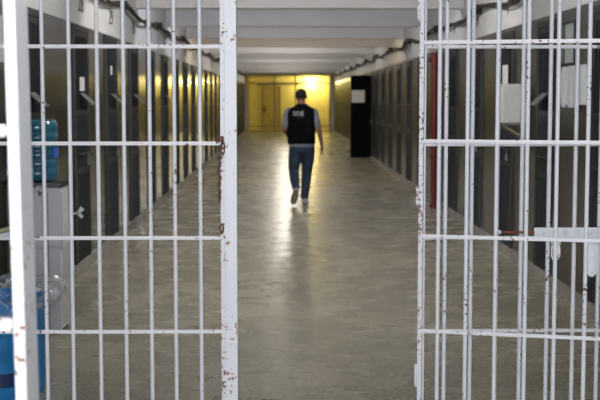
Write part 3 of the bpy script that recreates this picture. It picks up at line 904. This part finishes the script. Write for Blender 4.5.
def hand(mb, wr, d, out, curl):
    """palm plus five fingers of unequal length; d = finger direction, out = thumb side"""
    wr = Vector(wr); d = Vector(d).normalized(); out = Vector(out); out = (out - d*out.dot(d)).normalized(); nrm = d.cross(out)
    c = wr + d*0.045
    mat4 = Matrix((( *out, ), ( *d, ), ( *nrm, ))).transposed().to_4x4()
    r = bmesh.ops.create_icosphere(mb.bm, subdivisions=2, radius=1)
    bmesh.ops.transform(mb.bm, matrix=Matrix.Translation(c) @ mat4 @ Matrix.Diagonal((0.040, 0.055, 0.018, 1)), verts=r['verts'])
    for k2, (o_, L) in enumerate(((0.028, 0.072), (0.010, 0.080), (-0.009, 0.074), (-0.027, 0.058))):
        p0 = wr + d*0.075 + out*o_
        p1 = p0 + (d + nrm*curl*0.4).normalized()*L*0.42
        p2 = p1 + (d + nrm*curl*1.0).normalized()*L*0.32
        p3 = p2 + (d + nrm*curl*1.7).normalized()*L*0.26
        limb(mb, [p0, p1, p2, p3], [0.0092, 0.0088, 0.0080, 0.0070], 8)
    t0 = wr + d*0.03 + out*0.028
    t1 = t0 + (out*0.8 + d*0.7 + nrm*curl*0.4).normalized()*0.034
    t2 = t1 + (out*0.25 + d + nrm*curl*0.6).normalized()*0.030
    limb(mb, [t0, t1, t2], [0.012, 0.0100, 0.0085], 8)
hand(bd, WRR, (0.03, 0.05, -1), (-0.3, 1, 0), -0.5)
hand(bd, WRL, (0.25, 1, -0.15), (0.2, 0, 1), 0.5)
solid(bd, 'body', M['skin'], man, 0.0062, 3)
# hair: close crop
hr = MB()
hr.ball(HC + Vector((0, -0.010, 0.012)), 0.086, 0.098, 0.098)
hair = hr.mesh('hair', M['hair'], True)
bmh = bmesh.new(); bmh.from_mesh(hair)
bmesh.ops.delete(bmh, geom=[v_ for v_ in bmh.verts if (v_.co.z < HC.z - 0.045) or (v_.co.y > HC.y + 0.055 and v_.co.z < HC.z + 0.05)], context='VERTS')
bmh.to_mesh(hair); bmh.free()
ho = bpy.data.objects.new('hair', hair); COL.objects.link(ho); ho.parent = man
sd = ho.modifiers.new('t', 'SOLIDIFY'); sd.thickness = 0.006
# grey t-shirt
ts = MB()
ts.loft([((0.0, 0, 0.885), 0.200, 0.138), ((0, 0, 0.96), 0.190, 0.128), ((0, 0, 1.06), 0.170, 0.118), ((0, 0, 1.18), 0.175, 0.120), ((0, 0, 1.32), 0.188, 0.125), ((0, 0, 1.42), 0.190, 0.115), ((0, 0, 1.475), 0.135, 0.092), ((-0.005, 0, 1.50), 0.078, 0.078)])
def sleeve(sh, el, f_):
    s0 = Vector(sh); e0 = Vector(el); m_ = s0.lerp(e0, f_)
    inner = Vector((sh[0]*0.5, 0, 1.42))
    limb(ts, [inner, s0, m_], [0.070, 0.064, 0.056])
sleeve(SHL, ELL, 0.72); sleeve(SHR, ELR, 0.72)
solid(ts, 'tshirt', M['shirt'], man, 0.010, 4)
# black vest
vs_ = MB()
vs_.loft([((-0.01, 0, 0.930), 0.204, 0.142), ((-0.01, 0, 0.945), 0.212, 0.150), ((-0.012, 0, 1.10), 0.212, 0.147), ((-0.015, 0, 1.22), 0.218, 0.150), ((-0.016, 0, 1.33), 0.226, 0.150), ((-0.014, -0.002, 1.41), 0.220, 0.142), ((-0.008, -0.002, 1.455), 0.195, 0.120), ((-0.004, -0.002, 1.495), 0.120, 0.100), ((-0.006, -0.002, 1.525), 0.078, 0.082), ((-0.006, -0.002, 1.535), 0.070, 0.076)], 28)
vest = solid(vs_, 'vest', M['vest'], man, 0.010, 5)
me = text_mesh('SOE', 0.105, M['print'], 'vest_lettering', 0.001, (0.88, 0.85))
o = bpy.data.objects.new('vest_lettering', me); COL.objects.link(o); o.parent = vest
o.location = (-0.055, -0.147, 1.385); o.rotation_euler = (PI/2 - 0.05, 0, 0)
# conform the print to the curved back
for v_ in me.vertices:
    v_.co.z -= 0.9*(v_.co.x - 0.05)**2
vt = MB(); vt.box(-0.075, 0.02, -0.156, -0.150, 1.325, 1.332)
vt.build('vest_red_line', M['print2'], vest)
# belt-line jeans
jn = MB()
jn.loft([((0, 0, 0.80), 0.150, 0.115), ((0, 0, 0.86), 0.192, 0.132), ((0, 0, 0.93), 0.184, 0.126), ((0, 0, 0.975), 0.162, 0.112)], 24)
limb(jn, [(-0.088, 0, 0.86), (-0.112, 0.03, 0.69), KNL, (-0.112, -0.12, 0.40), (ANL[0], ANL[1] + 0.01, ANL[2] + 0.025)], [0.108, 0.098, 0.080, 0.074, 0.058])
limb(jn, [(0.088, 0, 0.86), (0.088, 0.06, 0.69), KNR, (0.060, 0.13, 0.30), (ANR[0], ANR[1], ANR[2] + 0.025)], [0.108, 0.098, 0.080, 0.073, 0.060])
solid(jn, 'jeans', M['jeans'], man, 0.010, 4)
# sneakers
def sneaker(heel, toe, w, label=None):
    """upper and sole built along heel -> toe"""
    heel = Vector(heel); toe = Vector(toe); d = (toe - heel); L = d.length; d.normalize()
    side = Vector((1, 0, 0)); side = (side - d*side.dot(d)).normalized(); up = side.cross(d)
    rot = Matrix((side, d, up)).transposed().to_4x4()
    T = Matrix.Translation(heel) @ rot
    mb = MB()
    mb.ball((0, L*0.20, 0.045), w*0.95, L*0.22, 0.048); mb.ball((0, L*0.5, 0.036), w, L*0.33, 0.040); mb.ball((0, L*0.78, 0.028), w*1.05, L*0.22, 0.030)
    mb.loft([((0, L*0.17, 0.05), w*0.85, 0.045), ((0, L*0.17, 0.095), w*0.75, 0.045)])
    bmesh.ops.transform(mb.bm, matrix=T, verts=mb.bm.verts)
    up_ = solid(mb, 'sneaker', M['shoe'], man, 0.007, 3)
    so = MB()
    prof = []
    for i in range(20):
        a_ = 2*PI*i/20
        y_ = L*0.5 + L*0.5*math.sin(a_); ww = w*(1.05 + 0.10*math.sin(a_))*math.copysign(abs(math.cos(a_))**0.7, math.cos(a_))
        prof.append((ww, y_, 0.0))
    so.quadbox(prof, (0, 0, 0.018))
    bmesh.ops.transform(so.bm, matrix=T, verts=so.bm.verts)
    so.build('sneaker_sole', M['sole'], up_)
sneaker((ANR[0] + 0.0, ANR[1] - 0.06, 0.0), (ANR[0] + 0.02, ANR[1] + 0.22, 0.0), 0.046)
sneaker((-0.084, -0.385, 0.262), (-0.140, -0.255, 0.030), 0.046)
